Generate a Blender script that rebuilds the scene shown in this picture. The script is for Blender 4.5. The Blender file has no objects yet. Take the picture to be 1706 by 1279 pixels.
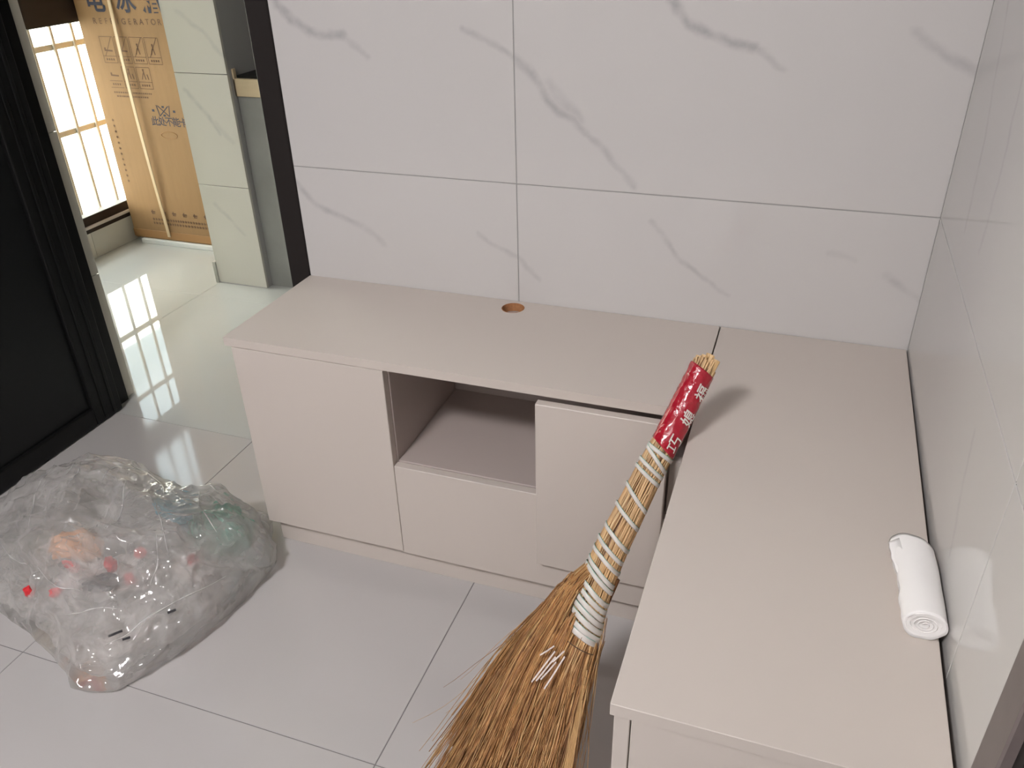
import bpy, bmesh, math, random
from mathutils import Vector, Matrix, noise
random.seed(7)
scene = bpy.context.scene
COL = scene.collection

# ------------------------------------------------------------------ camera
F_PX = 1369.28
CAM = (-0.23285, -1.53701, 1.28721)
RW = ((0.94305465, 0.33179441, -0.02367255),      # image right
      (0.14823451, -0.48290007, -0.86303769),     # image down
      (-0.29778256, 0.81038262, -0.50458455))     # view direction
cam_d = bpy.data.cameras.new('camera')
cam = bpy.data.objects.new('camera', cam_d)
COL.objects.link(cam)
cam_d.sensor_width = 36.0
cam_d.lens = F_PX / 1706.0 * 36.0
cam_d.clip_start = 0.02
X, Y, Z = Vector(RW[0]), -Vector(RW[1]), -Vector(RW[2])
m = Matrix((X, Y, Z)).transposed().to_4x4()
m.translation = Vector(CAM)
cam.matrix_world = m
scene.camera = cam

# ------------------------------------------------------------------ world, lights, exposure
scene.view_settings.view_transform = 'Standard'
scene.view_settings.look = 'None'
scene.view_settings.gamma = 1.0
scene.view_settings.use_curve_mapping = False
scene.view_settings.exposure = 0.5
w = bpy.data.worlds.new('sky')
scene.world = w
w.use_nodes = True
bg = w.node_tree.nodes['Background']
bg.inputs[0].default_value = (0.91, 1.0, 0.985, 1)
bg.inputs[1].default_value = 8.0
sun_d = bpy.data.lights.new('sun', 'SUN'); sun_d.energy = 45.0; sun_d.angle = 0.01; sun_d.color = (1.0, .98, .92)
sun = bpy.data.objects.new('sun', sun_d); COL.objects.link(sun)
sun.rotation_euler = Vector((-.62, .15, -.77)).to_track_quat('-Z', 'Y').to_euler()
LAMP_POS = (-1.15, -2.40, 2.50)
LAMP_W = 50.0
LAMP_COL = (1.0, 0.98, 0.995)

# ------------------------------------------------------------------ material helpers
def new_mat(name):
    mt = bpy.data.materials.new(name)
    mt.use_nodes = True
    return mt, mt.node_tree.nodes, mt.node_tree.links, mt.node_tree.nodes['Principled BSDF']

def srgb(r, g, b):
    f = lambda c: (c/255/12.92) if c/255 <= 0.04045 else ((c/255+0.055)/1.055)**2.4
    return (f(r), f(g), f(b), 1)

def plain(name, col, rough=0.5, metal=0.0, noise_amt=0.0, nscale=20, bump=0.0, coat=0.0, stretch=None, spec=0.5):
    mt, N, L, P = new_mat(name)
    P.inputs['Base Color'].default_value = col
    P.inputs['Roughness'].default_value = rough
    P.inputs['Metallic'].default_value = metal
    P.inputs['Coat Weight'].default_value = coat
    P.inputs['Specular IOR Level'].default_value = spec
    if noise_amt or bump:
        tc = N.new('ShaderNodeTexCoord')
        mp = N.new('ShaderNodeMapping')
        if stretch: mp.inputs['Scale'].default_value = stretch
        nz = N.new('ShaderNodeTexNoise')
        nz.inputs['Scale'].default_value = nscale
        nz.inputs['Detail'].default_value = 5
        L.new(tc.outputs['Object'], mp.inputs[0]); L.new(mp.outputs[0], nz.inputs['Vector'])
        if noise_amt:
            mx = N.new('ShaderNodeMix'); mx.data_type = 'RGBA'; mx.blend_type = 'MIX'
            mx.inputs['A'].default_value = tuple(c*(1-noise_amt) for c in col[:3]) + (1,)
            mx.inputs['B'].default_value = tuple(min(1, c*(1+noise_amt)) for c in col[:3]) + (1,)
            L.new(nz.outputs['Fac'], mx.inputs['Factor'])
            L.new(mx.outputs['Result'], P.inputs['Base Color'])
        if bump:
            bp = N.new('ShaderNodeBump')
            bp.inputs['Strength'].default_value = bump
            bp.inputs['Distance'].default_value = 0.002
            L.new(nz.outputs['Fac'], bp.inputs['Height'])
            L.new(bp.outputs[0], P.inputs['Normal'])
    return mt

def tile_mat(name, base, vein, segs, axes, rough=0.09, cloud=0.02, warp=0.034):
    """glazed tile; segs = (u0,v0,u1,v1,width,strength) in metres on the wall plane"""
    mt, N, L, P = new_mat(name)
    geo = N.new('ShaderNodeNewGeometry')
    sp = N.new('ShaderNodeSeparateXYZ'); L.new(geo.outputs['Position'], sp.inputs[0])
    cb = N.new('ShaderNodeCombineXYZ')
    L.new(sp.outputs[axes[0]], cb.inputs[0]); L.new(sp.outputs[axes[1]], cb.inputs[1])
    nz = N.new('ShaderNodeTexNoise'); nz.inputs['Scale'].default_value = 14; nz.inputs['Detail'].default_value = 6
    L.new(cb.outputs[0], nz.inputs['Vector'])
    sb = N.new('ShaderNodeVectorMath'); sb.operation = 'SUBTRACT'; sb.inputs[1].default_value = (0.5, 0.5, 0.5)
    L.new(nz.outputs['Color'], sb.inputs[0])
    sc = N.new('ShaderNodeVectorMath'); sc.operation = 'SCALE'; sc.inputs['Scale'].default_value = warp
    L.new(sb.outputs[0], sc.inputs[0])
    ad = N.new('ShaderNodeVectorMath'); ad.operation = 'ADD'
    L.new(cb.outputs[0], ad.inputs[0]); L.new(sc.outputs[0], ad.inputs[1])
    zm = N.new('ShaderNodeVectorMath'); zm.operation = 'MULTIPLY'; zm.inputs[1].default_value = (1, 1, 0)
    L.new(ad.outputs[0], zm.inputs[0])
    prev = None
    for (a0, a1, b0, b1, wd, st) in segs:
        A = Vector((a0, a1, 0)); B = Vector((b0, b1, 0)) - A; bb = B.dot(B)
        pa = N.new('ShaderNodeVectorMath'); pa.operation = 'SUBTRACT'; pa.inputs[1].default_value = A
        L.new(zm.outputs[0], pa.inputs[0])
        dt = N.new('ShaderNodeVectorMath'); dt.operation = 'DOT_PRODUCT'; dt.inputs[1].default_value = B / bb
        L.new(pa.outputs[0], dt.inputs[0])
        cl = N.new('ShaderNodeClamp'); L.new(dt.outputs['Value'], cl.inputs[0])
        bs = N.new('ShaderNodeVectorMath'); bs.operation = 'SCALE'; bs.inputs[0].default_value = B
        L.new(cl.outputs[0], bs.inputs['Scale'])
        ds = N.new('ShaderNodeVectorMath'); ds.operation = 'DISTANCE'
        L.new(pa.outputs[0], ds.inputs[0]); L.new(bs.outputs[0], ds.inputs[1])
        mr = N.new('ShaderNodeMapRange'); mr.interpolation_type = 'SMOOTHSTEP'
        mr.inputs['From Min'].default_value = 0; mr.inputs['From Max'].default_value = wd*1.45
        mr.inputs['To Min'].default_value = st; mr.inputs['To Max'].default_value = 0
        L.new(ds.outputs['Value'], mr.inputs['Value'])
        if prev is None: prev = mr.outputs[0]
        else:
            mx = N.new('ShaderNodeMath'); mx.operation = 'MAXIMUM'
            L.new(prev, mx.inputs[0]); L.new(mr.outputs[0], mx.inputs[1]); prev = mx.outputs[0]
    n2 = N.new('ShaderNodeTexNoise'); n2.inputs['Scale'].default_value = 2.2; n2.inputs['Detail'].default_value = 4
    L.new(cb.outputs[0], n2.inputs['Vector'])
    cm = N.new('ShaderNodeMix'); cm.data_type = 'RGBA'
    cm.inputs['A'].default_value = tuple(c*(1-cloud) for c in base[:3]) + (1,)
    cm.inputs['B'].default_value = tuple(min(1, c*(1+cloud)) for c in base[:3]) + (1,)
    L.new(n2.outputs['Fac'], cm.inputs['Factor'])
    out = cm.outputs['Result']
    if prev is not None:
        n3 = N.new('ShaderNodeTexNoise'); n3.inputs['Scale'].default_value = 30; n3.inputs['Detail'].default_value = 4
        L.new(cb.outputs[0], n3.inputs['Vector'])
        r3 = N.new('ShaderNodeMapRange'); r3.inputs['From Min'].default_value = .3; r3.inputs['From Max'].default_value = .65
        r3.inputs['To Min'].default_value = .35; r3.inputs['To Max'].default_value = 1
        L.new(n3.outputs['Fac'], r3.inputs['Value'])
        mm = N.new('ShaderNodeMath'); mm.operation = 'MULTIPLY'
        L.new(prev, mm.inputs[0]); L.new(r3.outputs[0], mm.inputs[1])
        vm = N.new('ShaderNodeMix'); vm.data_type = 'RGBA'
        vm.inputs['B'].default_value = vein
        L.new(out, vm.inputs['A']); L.new(mm.outputs[0], vm.inputs['Factor'])
        out = vm.outputs['Result']
    L.new(out, P.inputs['Base Color'])
    P.inputs['Roughness'].default_value = rough
    return mt

# ------------------------------------------------------------------ object helpers
def tag(o, label=None, cat=None, group=None, kind=None):
    if label: o['label'] = label
    if cat: o['category'] = cat
    if group: o['group'] = group
    if kind: o['kind'] = kind
    return o

def empty(name, loc, label=None, cat=None, group=None, kind=None):
    o = bpy.data.objects.new(name, None)
    o.empty_display_size = 0.05
    o.location = loc
    COL.objects.link(o)
    return tag(o, label, cat, group, kind)

def worldloc(o):
    v = Vector(o.location)
    while o.parent:
        o = o.parent; v += Vector(o.location)
    return v

def link(name, bm, mats, parent=None, loc=None, smooth=False):
    """bm is in world coordinates; origin goes to the parent's, or to loc"""
    me = bpy.data.meshes.new(name)
    org = worldloc(parent) if parent else Vector(loc if loc else (0, 0, 0))
    bmesh.ops.translate(bm, verts=bm.verts, vec=-org)
    bmesh.ops.recalc_face_normals(bm, faces=bm.faces)
    bm.to_mesh(me); bm.free()
    if not isinstance(mats, (list, tuple)): mats = [mats]
    for mm in mats: me.materials.append(mm)
    if smooth:
        for p in me.polygons: p.use_smooth = True
    o = bpy.data.objects.new(name, me)
    if parent: o.parent = parent
    else: o.location = org
    COL.objects.link(o)
    return o

def box_bm(x0, x1, y0, y1, z0, z1, bev=0.0, seg=1, bm=None):
    own = bmesh.new()
    r = bmesh.ops.create_cube(own, size=1)
    for v in own.verts:
        v.co = Vector((x0 + (v.co.x+.5)*(x1-x0), y0 + (v.co.y+.5)*(y1-y0), z0 + (v.co.z+.5)*(z1-z0)))
    if bev:
        bmesh.ops.bevel(own, geom=list(own.edges), offset=bev, segments=seg, affect='EDGES', profile=0.5)
    if bm is None: return own
    me = bpy.data.meshes.new('tmp'); own.to_mesh(me); own.free(); bm.from_mesh(me); bpy.data.meshes.remove(me)
    return bm

def box(name, x0, x1, y0, y1, z0, z1, mat, parent=None, bev=0.0, seg=1, loc=None):
    if parent is None and loc is None: loc = ((x0+x1)/2, (y0+y1)/2, z0)
    return link(name, box_bm(x0, x1, y0, y1, z0, z1, bev, seg), mat, parent, loc)

def ribbon_tube(bm, pts, rad, sides=6, flat=None, closed=False, cap=True):
    """sweep a polygon (or flat band) along pts. flat=(width,thick,normalfunc(i))"""
    rings = []
    n = len(pts)
    up = Vector((0, 0, 1))
    for i, p in enumerate(pts):
        p = Vector(p)
        if closed: t = Vector(pts[(i+1) % n]) - Vector(pts[i-1])
        else: t = Vector(pts[min(i+1, n-1)]) - Vector(pts[max(i-1, 0)])
        t.normalize()
        if flat:
            nn = flat[2](i); s = t.cross(nn).normalized(); wv, tv = flat[0]/2, flat[1]/2
            cs = [p + s*wv*a + nn*tv*b for a, b in ((-1, -.3), (-.8, 1), (.8, 1), (1, -.3), (.8, -1), (-.8, -1))]
        else:
            a = t.cross(up)
            if a.length < 1e-3: a = t.cross(Vector((1, 0, 0)))
            a.normalize(); b = t.cross(a)
            r = rad(i) if callable(rad) else rad
            cs = [p + (a*math.cos(k*2*math.pi/sides) + b*math.sin(k*2*math.pi/sides))*r for k in range(sides)]
        rings.append([bm.verts.new(c) for c in cs])
    k = len(rings[0])
    for i in range(n if closed else n-1):
        A, B = rings[i], rings[(i+1) % n]
        for j in range(k):
            bm.faces.new((A[j], A[(j+1) % k], B[(j+1) % k], B[j]))
    if not closed and cap:
        bm.faces.new(rings[0][::-1]); bm.faces.new(rings[-1])
    return bm

_txt = {}
def text_mesh(s, size=1.0, thick=0.0):
    for k in (1.0, .7, .4, .2, 0.0):
        vs, fs = text_mesh_raw(s, size, thick*k)
        if len(fs) > len(vs)*.85: break
    return vs, fs
def text_mesh_raw(s, size, thick):
    cu = bpy.data.curves.new('txt', 'FONT')
    cu.body = s; cu.size = size; cu.align_x = 'CENTER'; cu.align_y = 'CENTER'
    cu.offset = thick
    o = bpy.data.objects.new('txt', cu); COL.objects.link(o)
    bpy.context.view_layer.update()
    dg = bpy.context.evaluated_depsgraph_get()
    me = o.evaluated_get(dg).to_mesh()
    vs = [v.co.copy() for v in me.vertices]; fs = [tuple(p.vertices) for p in me.polygons]
    o.evaluated_get(dg).to_mesh_clear()
    bpy.data.objects.remove(o); bpy.data.curves.remove(cu)
    return vs, fs

# ------------------------------------------------------------------ materials
wall_segs = []
def poly(pts, wd, st):
    return [(pts[i][0], pts[i][1], pts[i+1][0], pts[i+1][1], wd, st) for i in range(len(pts)-1)]
wall_segs += poly([(-1.285, 1.16), (-1.273, 1.125), (-1.248, 1.097), (-1.21, 1.078), (-1.135, 1.071)], .010, .62)
wall_segs += poly([(-1.135, 1.071), (-1.085, 1.037)], .008, .35)
wall_segs += poly([(-.873, 1.087), (-.847, 1.076), (-.777, 1.04)], .007, .38)
wall_segs += poly([(-.777, 1.04), (-.751, 1.019), (-.707, .965), (-.637, .907)], .010, .5)
wall_segs += poly([(-.637, .907), (-.575, .856), (-.538, .816)], .008, .42)
wall_segs += poly([(-.707, .993), (-.646, .932)], .012, .3)
wall_segs += poly([(-.50, 1.16), (-.49, 1.139), (-.461, 1.108), (-.421, 1.085), (-.345, 1.068)], .010, .68)
wall_segs += poly([(-.345, 1.068), (-.294, 1.032)], .008, .42)
wall_segs += poly([(-.10, 1.096), (-.087, 1.088), (-.051, 1.066), (-.006, 1.039)], .010, .38)
wall_segs += poly([(-1.30, .768), (-1.25, .711), (-1.147, .676)], .009, .45)
wall_segs += poly([(-1.147, .676), (-1.095, .643)], .008, .3)
wall_segs += poly([(-.866, .681), (-.776, .641), (-.733, .596)], .007, .32)
wall_segs += poly([(-.499, .745), (-.442, .678), (-.386, .637)], .007, .38)
wall_segs += poly([(-.386, .637), (-.34, .61)], .006, .3)
wall_segs += poly([(-.168, .716), (-.119, .704)], .007, .22)
wall_segs += poly([(-.062, .684), (-.002, .648)], .008, .3)
VEIN = (.30, .29, .30, 1)
M = {}
TILE = (.60, .578, .565, 1)
M['tile_back'] = tile_mat('tile_back', TILE, VEIN, wall_segs, (0, 2), rough=.13)
side_segs = poly([(-.12, 1.15), (-.20, 1.0), (-.24, .86)], .007, .22) + poly([(-.31, 1.2), (-.36, 1.02), (-.37, .87)], .006, .2) + \
    poly([(-.60, .74), (-.63, .66), (-.66, .60)], .006, .18)
M['tile_side'] = tile_mat('tile_side', (.60, .58, .56, 1), VEIN, side_segs, (1, 2), rough=.05)
pil_segs = poly([(-2.36, .74), (-2.30, .69), (-2.24, .60)], .010, .4) + poly([(-2.32, 1.0), (-2.22, .93), (-2.16, .86)], .010, .35) + \
    poly([(-2.33, .33), (-2.22, .22)], .009, .3) + poly([(-2.25, .63), (-2.19, .57)], .012, .3)
M['tile_kitchen'] = tile_mat('tile_kitchen', (.54, .525, .47, 1), VEIN, pil_segs, (0, 2), rough=.12)
M['grout'] = plain('grout', (.36, .35, .34, 1), .8)
M['grout_dark'] = plain('grout_dark', (.13, .125, .12, 1), .9, spec=.1)
M['grout_floor'] = plain('grout_floor', (.20, .19, .19, 1), .8)
fl_segs = []
rr = random.Random(3)
for i in range(7):
    x, y = rr.uniform(-2.0, -.3), rr.uniform(-1.3, -.2)
    fl_segs += poly([(x, y), (x+.12, y-.10), (x+.30, y-.16)], .05, .12)
M['floor_tile'] = tile_mat('floor_tile_glaze', (.50, .475, .465, 1), (.60, .60, .60, 1), fl_segs, (0, 1), rough=.07, cloud=.05)
M['floor_kitchen'] = tile_mat('floor_tile_kitchen', (.505, .505, .49, 1), (.5, .5, .5, 1), [], (0, 1), rough=.02, cloud=.04)
LAM = (.60, .535, .485, 1)
M['laminate'] = plain('laminate_greige', LAM, .42, noise_amt=.015, nscale=6, bump=.03, spec=.35)
M['laminate_shade'] = plain('laminate_greige_shaded', (.47, .40, .37, 1), .5, noise_amt=.02, nscale=6)  # same greige laminate, darkened: the cabinet's inner shade is put into its colour
M['chipboard'] = plain('chipboard_cut', (.45, .21, .09, 1), .8, noise_amt=.45, nscale=160, bump=.5)
M['black_frame'] = plain('black_aluminium', (.006, .006, .006, 1), .45, metal=.0, spec=.25)
M['black_glass'] = plain('black_glass', (.0085, .009, .0092, 1), .35, spec=.25)
M['brown_frame'] = plain('brown_black_casing', (.020, .016, .015, 1), .55, spec=.25)
M['dark_wood'] = plain('dark_brown_window_wood', (.018, .010, .007, 1), .5, noise_amt=.3, nscale=30)
M['paint'] = plain('white_plaster', (.60, .585, .565, 1), .8)
M['cement'] = plain('cement_board', (.25, .25, .235, 1), .5, noise_amt=.28, nscale=7, bump=.1)
M['beige_edge'] = plain('beige_worktop_edge', (.55, .44, .28, 1), .35, noise_amt=.1, nscale=5, stretch=(1, 1, 8))
M['hob'] = plain('black_stone', (.010, .010, .009, 1), .5, spec=.15)
M['splash'] = plain('dark_green_splash', (.060, .068, .050, 1), .3, noise_amt=.25, nscale=5)
M['metal'] = plain('brushed_metal', (.45, .45, .43, 1), .35, metal=.8)
M['bars'] = plain('white_bars', (.50, .46, .38, 1), .5)
M['sill'] = plain('sill_metal', (.55, .50, .47, 1), .4)
M['out_cream'] = plain('outside_cream_render', (.74, .73, .64, 1), .9, noise_amt=.04, nscale=3)
M['out_grey'] = plain('outside_grey_panel', (.12, .145, .16, 1), .6)
M['ground'] = plain('outside_paving', (.55, .54, .50, 1), .9)
M['card'] = plain('cardboard', (.30, .175, .078, 1), .75, noise_amt=.10, nscale=9, stretch=(6, 6, .8), bump=.1)
M['ink'] = plain('ink_blue_black', (.035, .035, .06, 1), .7)
M['ink2'] = plain('ink_brown', (.15, .085, .05, 1), .8)
M['foam'] = plain('white_foam', (.75, .75, .74, 1), .8)
M['strap'] = plain('beige_strap', (.62, .47, .30, 1), .35, noise_amt=.05, nscale=15)
M['lampmat'], N_, L_, P_ = new_mat('lamp_diffuser')
P_.inputs['Emission Color'].default_value = (*LAMP_COL, 1); P_.inputs['Emission Strength'].default_value = 2.0
M['paper'] = plain('white_tissue', (.90, .875, .86, 1), .85, noise_amt=.02, nscale=40, bump=.15)

# straw: colour varies per stalk
def straw(name, cols, rough=.55):
    mt, N, L, P = new_mat(name)
    g = N.new('ShaderNodeNewGeometry'); cr = N.new('ShaderNodeValToRGB')
    e = cr.color_ramp.elements
    while len(e) < len(cols): e.new(.5)
    for i, c in enumerate(cols):
        e[i].position = i/(len(cols)-1); e[i].color = c
    L.new(g.outputs['Random Per Island'], cr.inputs[0])
    nz = N.new('ShaderNodeTexNoise'); nz.inputs['Scale'].default_value = 60
    tc = N.new('ShaderNodeTexCoord'); L.new(tc.outputs['Object'], nz.inputs['Vector'])
    mr = N.new('ShaderNodeMapRange'); mr.inputs['To Min'].default_value = .65; mr.inputs['To Max'].default_value = 1.3
    L.new(nz.outputs['Fac'], mr.inputs['Value'])
    vm = N.new('ShaderNodeVectorMath'); vm.operation = 'SCALE'
    L.new(cr.outputs[0], vm.inputs[0]); L.new(mr.outputs[0], vm.inputs['Scale'])
    L.new(vm.outputs[0], P.inputs['Base Color']); P.inputs['Roughness'].default_value = rough
    return mt
M['bristle'] = straw('broom_bristle', [(.17, .07, .028, 1), (.48, .25, .10, 1), (.62, .37, .16, 1), (.34, .17, .07, 1), (.74, .50, .24, 1), (.54, .30, .15, 1), (.14, .06, .03, 1)])
M['stalk'] = straw('broom_stalk', [(.56, .34, .15, 1), (.66, .44, .21, 1), (.42, .22, .08, 1), (.70, .52, .28, 1)])
M['tape'] = plain('red_tape', (.40, .006, .022, 1), .20, noise_amt=.25, nscale=110, bump=1.0, coat=.4)
M['white_print'] = plain('white_print', (.75, .66, .62, 1), .5)
M['pp_strap'] = plain('white_binding', (.66, .62, .58, 1), .35, noise_amt=.12, nscale=50)
M['mint'] = plain('mint_line', (.22, .45, .36, 1), .4)
M['wire'] = plain('wire_rusty', (.12, .07, .04, 1), .5)

# thin plastic films
def film(name, col, fac=.2, rough=.10, crease_w=.35, gloss=1.0):
    mt, N, L, P = new_mat(name)
    out = N['Material Output']; N.remove(P)
    df = N.new('ShaderNodeBsdfDiffuse'); df.inputs[0].default_value = col
    tl = N.new('ShaderNodeBsdfTranslucent'); tl.inputs[0].default_value = col
    gl = N.new('ShaderNodeBsdfGlossy'); gl.inputs['Roughness'].default_value = rough; gl.inputs[0].default_value = (1, 1, 1, 1)
    tr = N.new('ShaderNodeBsdfTransparent'); tr.inputs[0].default_value = (.97, .97, .965, 1)
    tc = N.new('ShaderNodeTexCoord')
    cl = N.new('ShaderNodeTexNoise'); cl.inputs['Scale'].default_value = 6; cl.inputs['Detail'].default_value = 4; cl.inputs['Distortion'].default_value = 1.2
    rd = N.new('ShaderNodeTexNoise'); rd.noise_type = 'RIDGED_MULTIFRACTAL'; rd.inputs['Scale'].default_value = 8; rd.inputs['Detail'].default_value = 4
    rd.inputs['Distortion'].default_value = .8
    L.new(tc.outputs['Object'], cl.inputs['Vector']); L.new(tc.outputs['Object'], rd.inputs['Vector'])
    m1 = N.new('ShaderNodeMixShader'); m1.inputs[0].default_value = .4
    L.new(df.outputs[0], m1.inputs[1]); L.new(tl.outputs[0], m1.inputs[2])
    mr = N.new('ShaderNodeMapRange'); mr.inputs['From Min'].default_value = .35; mr.inputs['From Max'].default_value = .68
    mr.inputs['To Min'].default_value = fac*.35; mr.inputs['To Max'].default_value = fac*1.5
    L.new(cl.outputs['Fac'], mr.inputs['Value'])
    mc = N.new('ShaderNodeMapRange'); mc.interpolation_type = 'SMOOTHSTEP'
    mc.inputs['From Min'].default_value = .95; mc.inputs['From Max'].default_value = 1.35
    mc.inputs['To Min'].default_value = 0; mc.inputs['To Max'].default_value = crease_w
    L.new(rd.outputs['Fac'], mc.inputs['Value'])
    lw = N.new('ShaderNodeLayerWeight'); lw.inputs[0].default_value = .25
    a1 = N.new('ShaderNodeMath'); a1.operation = 'ADD'; L.new(mr.outputs[0], a1.inputs[0]); L.new(mc.outputs[0], a1.inputs[1])
    a2 = N.new('ShaderNodeMath'); a2.operation = 'MULTIPLY_ADD'; a2.inputs[1].default_value = .45; a2.use_clamp = True
    L.new(lw.outputs['Facing'], a2.inputs[0]); L.new(a1.outputs[0], a2.inputs[2])
    m2 = N.new('ShaderNodeMixShader'); L.new(a2.outputs[0], m2.inputs[0])
    L.new(tr.outputs[0], m2.inputs[1]); L.new(m1.outputs[0], m2.inputs[2])
    fr = N.new('ShaderNodeFresnel'); fr.inputs[0].default_value = 1.55
    fm = N.new('ShaderNodeMath'); fm.operation = 'MULTIPLY'; fm.inputs[1].default_value = gloss; fm.use_clamp = True
    L.new(fr.outputs[0], fm.inputs[0])
    b = N.new('ShaderNodeBump'); b.inputs['Strength'].default_value = .25; b.inputs['Distance'].default_value = .005
    L.new(rd.outputs['Fac'], b.inputs['Height']); L.new(b.outputs[0], gl.inputs['Normal'])
    m3 = N.new('ShaderNodeMixShader'); L.new(fm.outputs[0], m3.inputs[0])
    L.new(m2.outputs[0], m3.inputs[1]); L.new(gl.outputs[0], m3.inputs[2])
    L.new(m3.outputs[0], out.inputs[0])
    return mt
M['bag'] = film('clear_bag_film', (1, .97, .95, 1), fac=.17, rough=.11, crease_w=.40, gloss=.75)
M['bag_in'] = film('inner_bag_film', (.95, .91, .89, 1), fac=.25, rough=.16, crease_w=.45, gloss=.4)
M['bag_green'] = film('green_bag_film', (.25, .60, .47, 1), fac=.60, rough=.2)
M['bag_blue'] = film('blue_bag_film', (.22, .58, .72, 1), fac=.65, rough=.2)
M['orange'] = plain('orange_wrapper', (.72, .36, .17, 1), .4, noise_amt=.2)
M['red_scrap'] = plain('red_scrap', (.70, .03, .04, 1), .35)
M['dark_scrap'] = plain('dark_scrap', (.05, .05, .055, 1), .4)
M['white_scrap'] = plain('white_scrap', (.62, .57, .55, 1), .6)
M['trim_brown'] = plain('grey_brown_trim', (.155, .125, .118, 1), .45, noise_amt=.15, nscale=40)

# ================================================================== SETTING
HZ = 2.65
XL, YB, KY, KX = -4.0, -3.4, 2.1, -3.08       # living left / back, kitchen far / left

# floor with separate tiles
floor = box('floor', KX-.14, 1.2, YB, KY, -.05, -.0012, M['grout_floor'])
tag(floor, kind='structure')
xs = [-4.785, -3.985, -3.185, -2.385, -1.585, -.785, .015]
ys = [-3.177, -2.377, -1.577, -.777, .023, .823, 1.623, 2.423]
box('floor_left', XL-.0, KX, YB, .1, -.05, -.0012, M['grout_floor']).__setitem__('kind', 'structure')
bpy.data.objects['floor_left'].name = 'floor.001'
for i in range(len(xs)-1):
    for j in range(len(ys)-1):
        x0, x1, y0, y1 = xs[i], xs[i+1], ys[j], ys[j+1]
        kit = ys[j] > 0
        if kit and x1 < KX + .1: continue
        if x1 < XL + .3: continue
        x0 = max(x0, KX if kit else XL); y1 = min(y1, KY)
        g = .0003 if kit else .0009
        box('floor_tile', x0+g, x1-g, y0+g, y1-g, -.010, 0.0, M['floor_kitchen' if kit else 'floor_tile'], floor, bev=.0006)

def tiled_wall(name, u_edges, z_edges, mk, mat, g=.0011, mat_slab=None, slab=None):
    s = box(name, *slab, mat_slab or M['grout'])
    tag(s, kind='structure')
    for i in range(len(u_edges)-1):
        for j in range(len(z_edges)-1):
            b = mk(u_edges[i]+g, u_edges[i+1]-g, z_edges[j]+g, z_edges[j+1]-g)
            box('wall_tile', *b, mat, s, bev=.0003)
    return s
ZE = [0.0, .4, .8, 1.2, 1.6, 2.0, 2.4, HZ]
ZE2 = [0.0, .4, .8, 1.2, 1.6, 2.0]
# back wall (y=0 face)
tiled_wall('wall_back', [-1.296, -.776, .001], ZE, lambda a, b, c, d: (a, b, 0.0, .012, c, d), M['tile_back'], slab=(-1.296, .12, .0012, .13, 0, HZ))
# right wall (x=0 face)
tiled_wall('wall_right', [-.97, -.79, .0], ZE, lambda a, b, c, d: (0.0, .012, a, b, c, d), M['tile_side'], mat_slab=M['grout_dark'], slab=(.0012, .12, -.97, .0, 0, HZ))
# wall over the doorway and left of it, ends in the tiled reveal at x=-2.10
tag(box('wall_back', -2.10, -1.296, 0.0, .13, 2.12, HZ, M['paint']), kind='structure')
s = tag(box('wall_left_stub', XL, -2.1112, 0.0, .135, 0, HZ, M['paint']), kind='structure'); s.name = 'wall_left'
M['tile_reveal'] = tile_mat('tile_reveal', (.60, .57, .50, 1), VEIN, [], (1, 2), rough=.2)
for j in range(5):
    box('wall_tile', -2.1110, -2.10, .0, .134, ZE[j]+.001, ZE[j+1]-.001, M['tile_reveal'], s, bev=.0006)
# rest of the living room
tag(box('wall_left', XL-.1, XL, YB, 0, 0, HZ, M['paint']), kind='structure')
tag(box('wall_front', XL-.1, 1.2, YB-.1, YB, 0, HZ, M['paint']), kind='structure')
tag(box('wall_right', .10, .2, YB, -2.05, 0, HZ, M['paint']), kind='structure')
tag(box('wall_right', .0, .2, -2.05, -.97, 2.1, HZ, M['paint']), kind='structure')
tag(box('ceiling', XL-.1, 1.2, YB-.1, KY+.1, HZ, HZ+.08, M['paint']), kind='structure')
# door casing on the right wall with a dark leaf
tr = tag(box('trim_1', -.014, .0, -1.015, -.969, 0, 2.16, M['trim_brown'], bev=.002), kind='structure')
box('door_stop', -.004, .05, -1.032, -1.012, 0, 2.13, M['brown_frame'], tr, bev=.002)
d = empty('door_1', (.06, -1.54, 0), kind='structure')
box('door_leaf', .045, .085, -2.05, -1.02, .004, 2.1, M['brown_frame'], d, bev=.002)
# brown-black casing of the doorway (left end of the back wall)
tag(box('trim_2', -1.349, -1.2965, -.004, .134, 0, 2.17, M['brown_frame'], bev=.0015), kind='structure')
tag(box('trim_3', -2.10, -1.349, -.004, .134, 2.12, 2.17, M['brown_frame'], bev=.0015), kind='structure')
tag(box('trim_4', -2.0995, -2.088, .047, .0975, 0.0, 2.12, M['black_frame'], bev=.0015), kind='structure')

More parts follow.
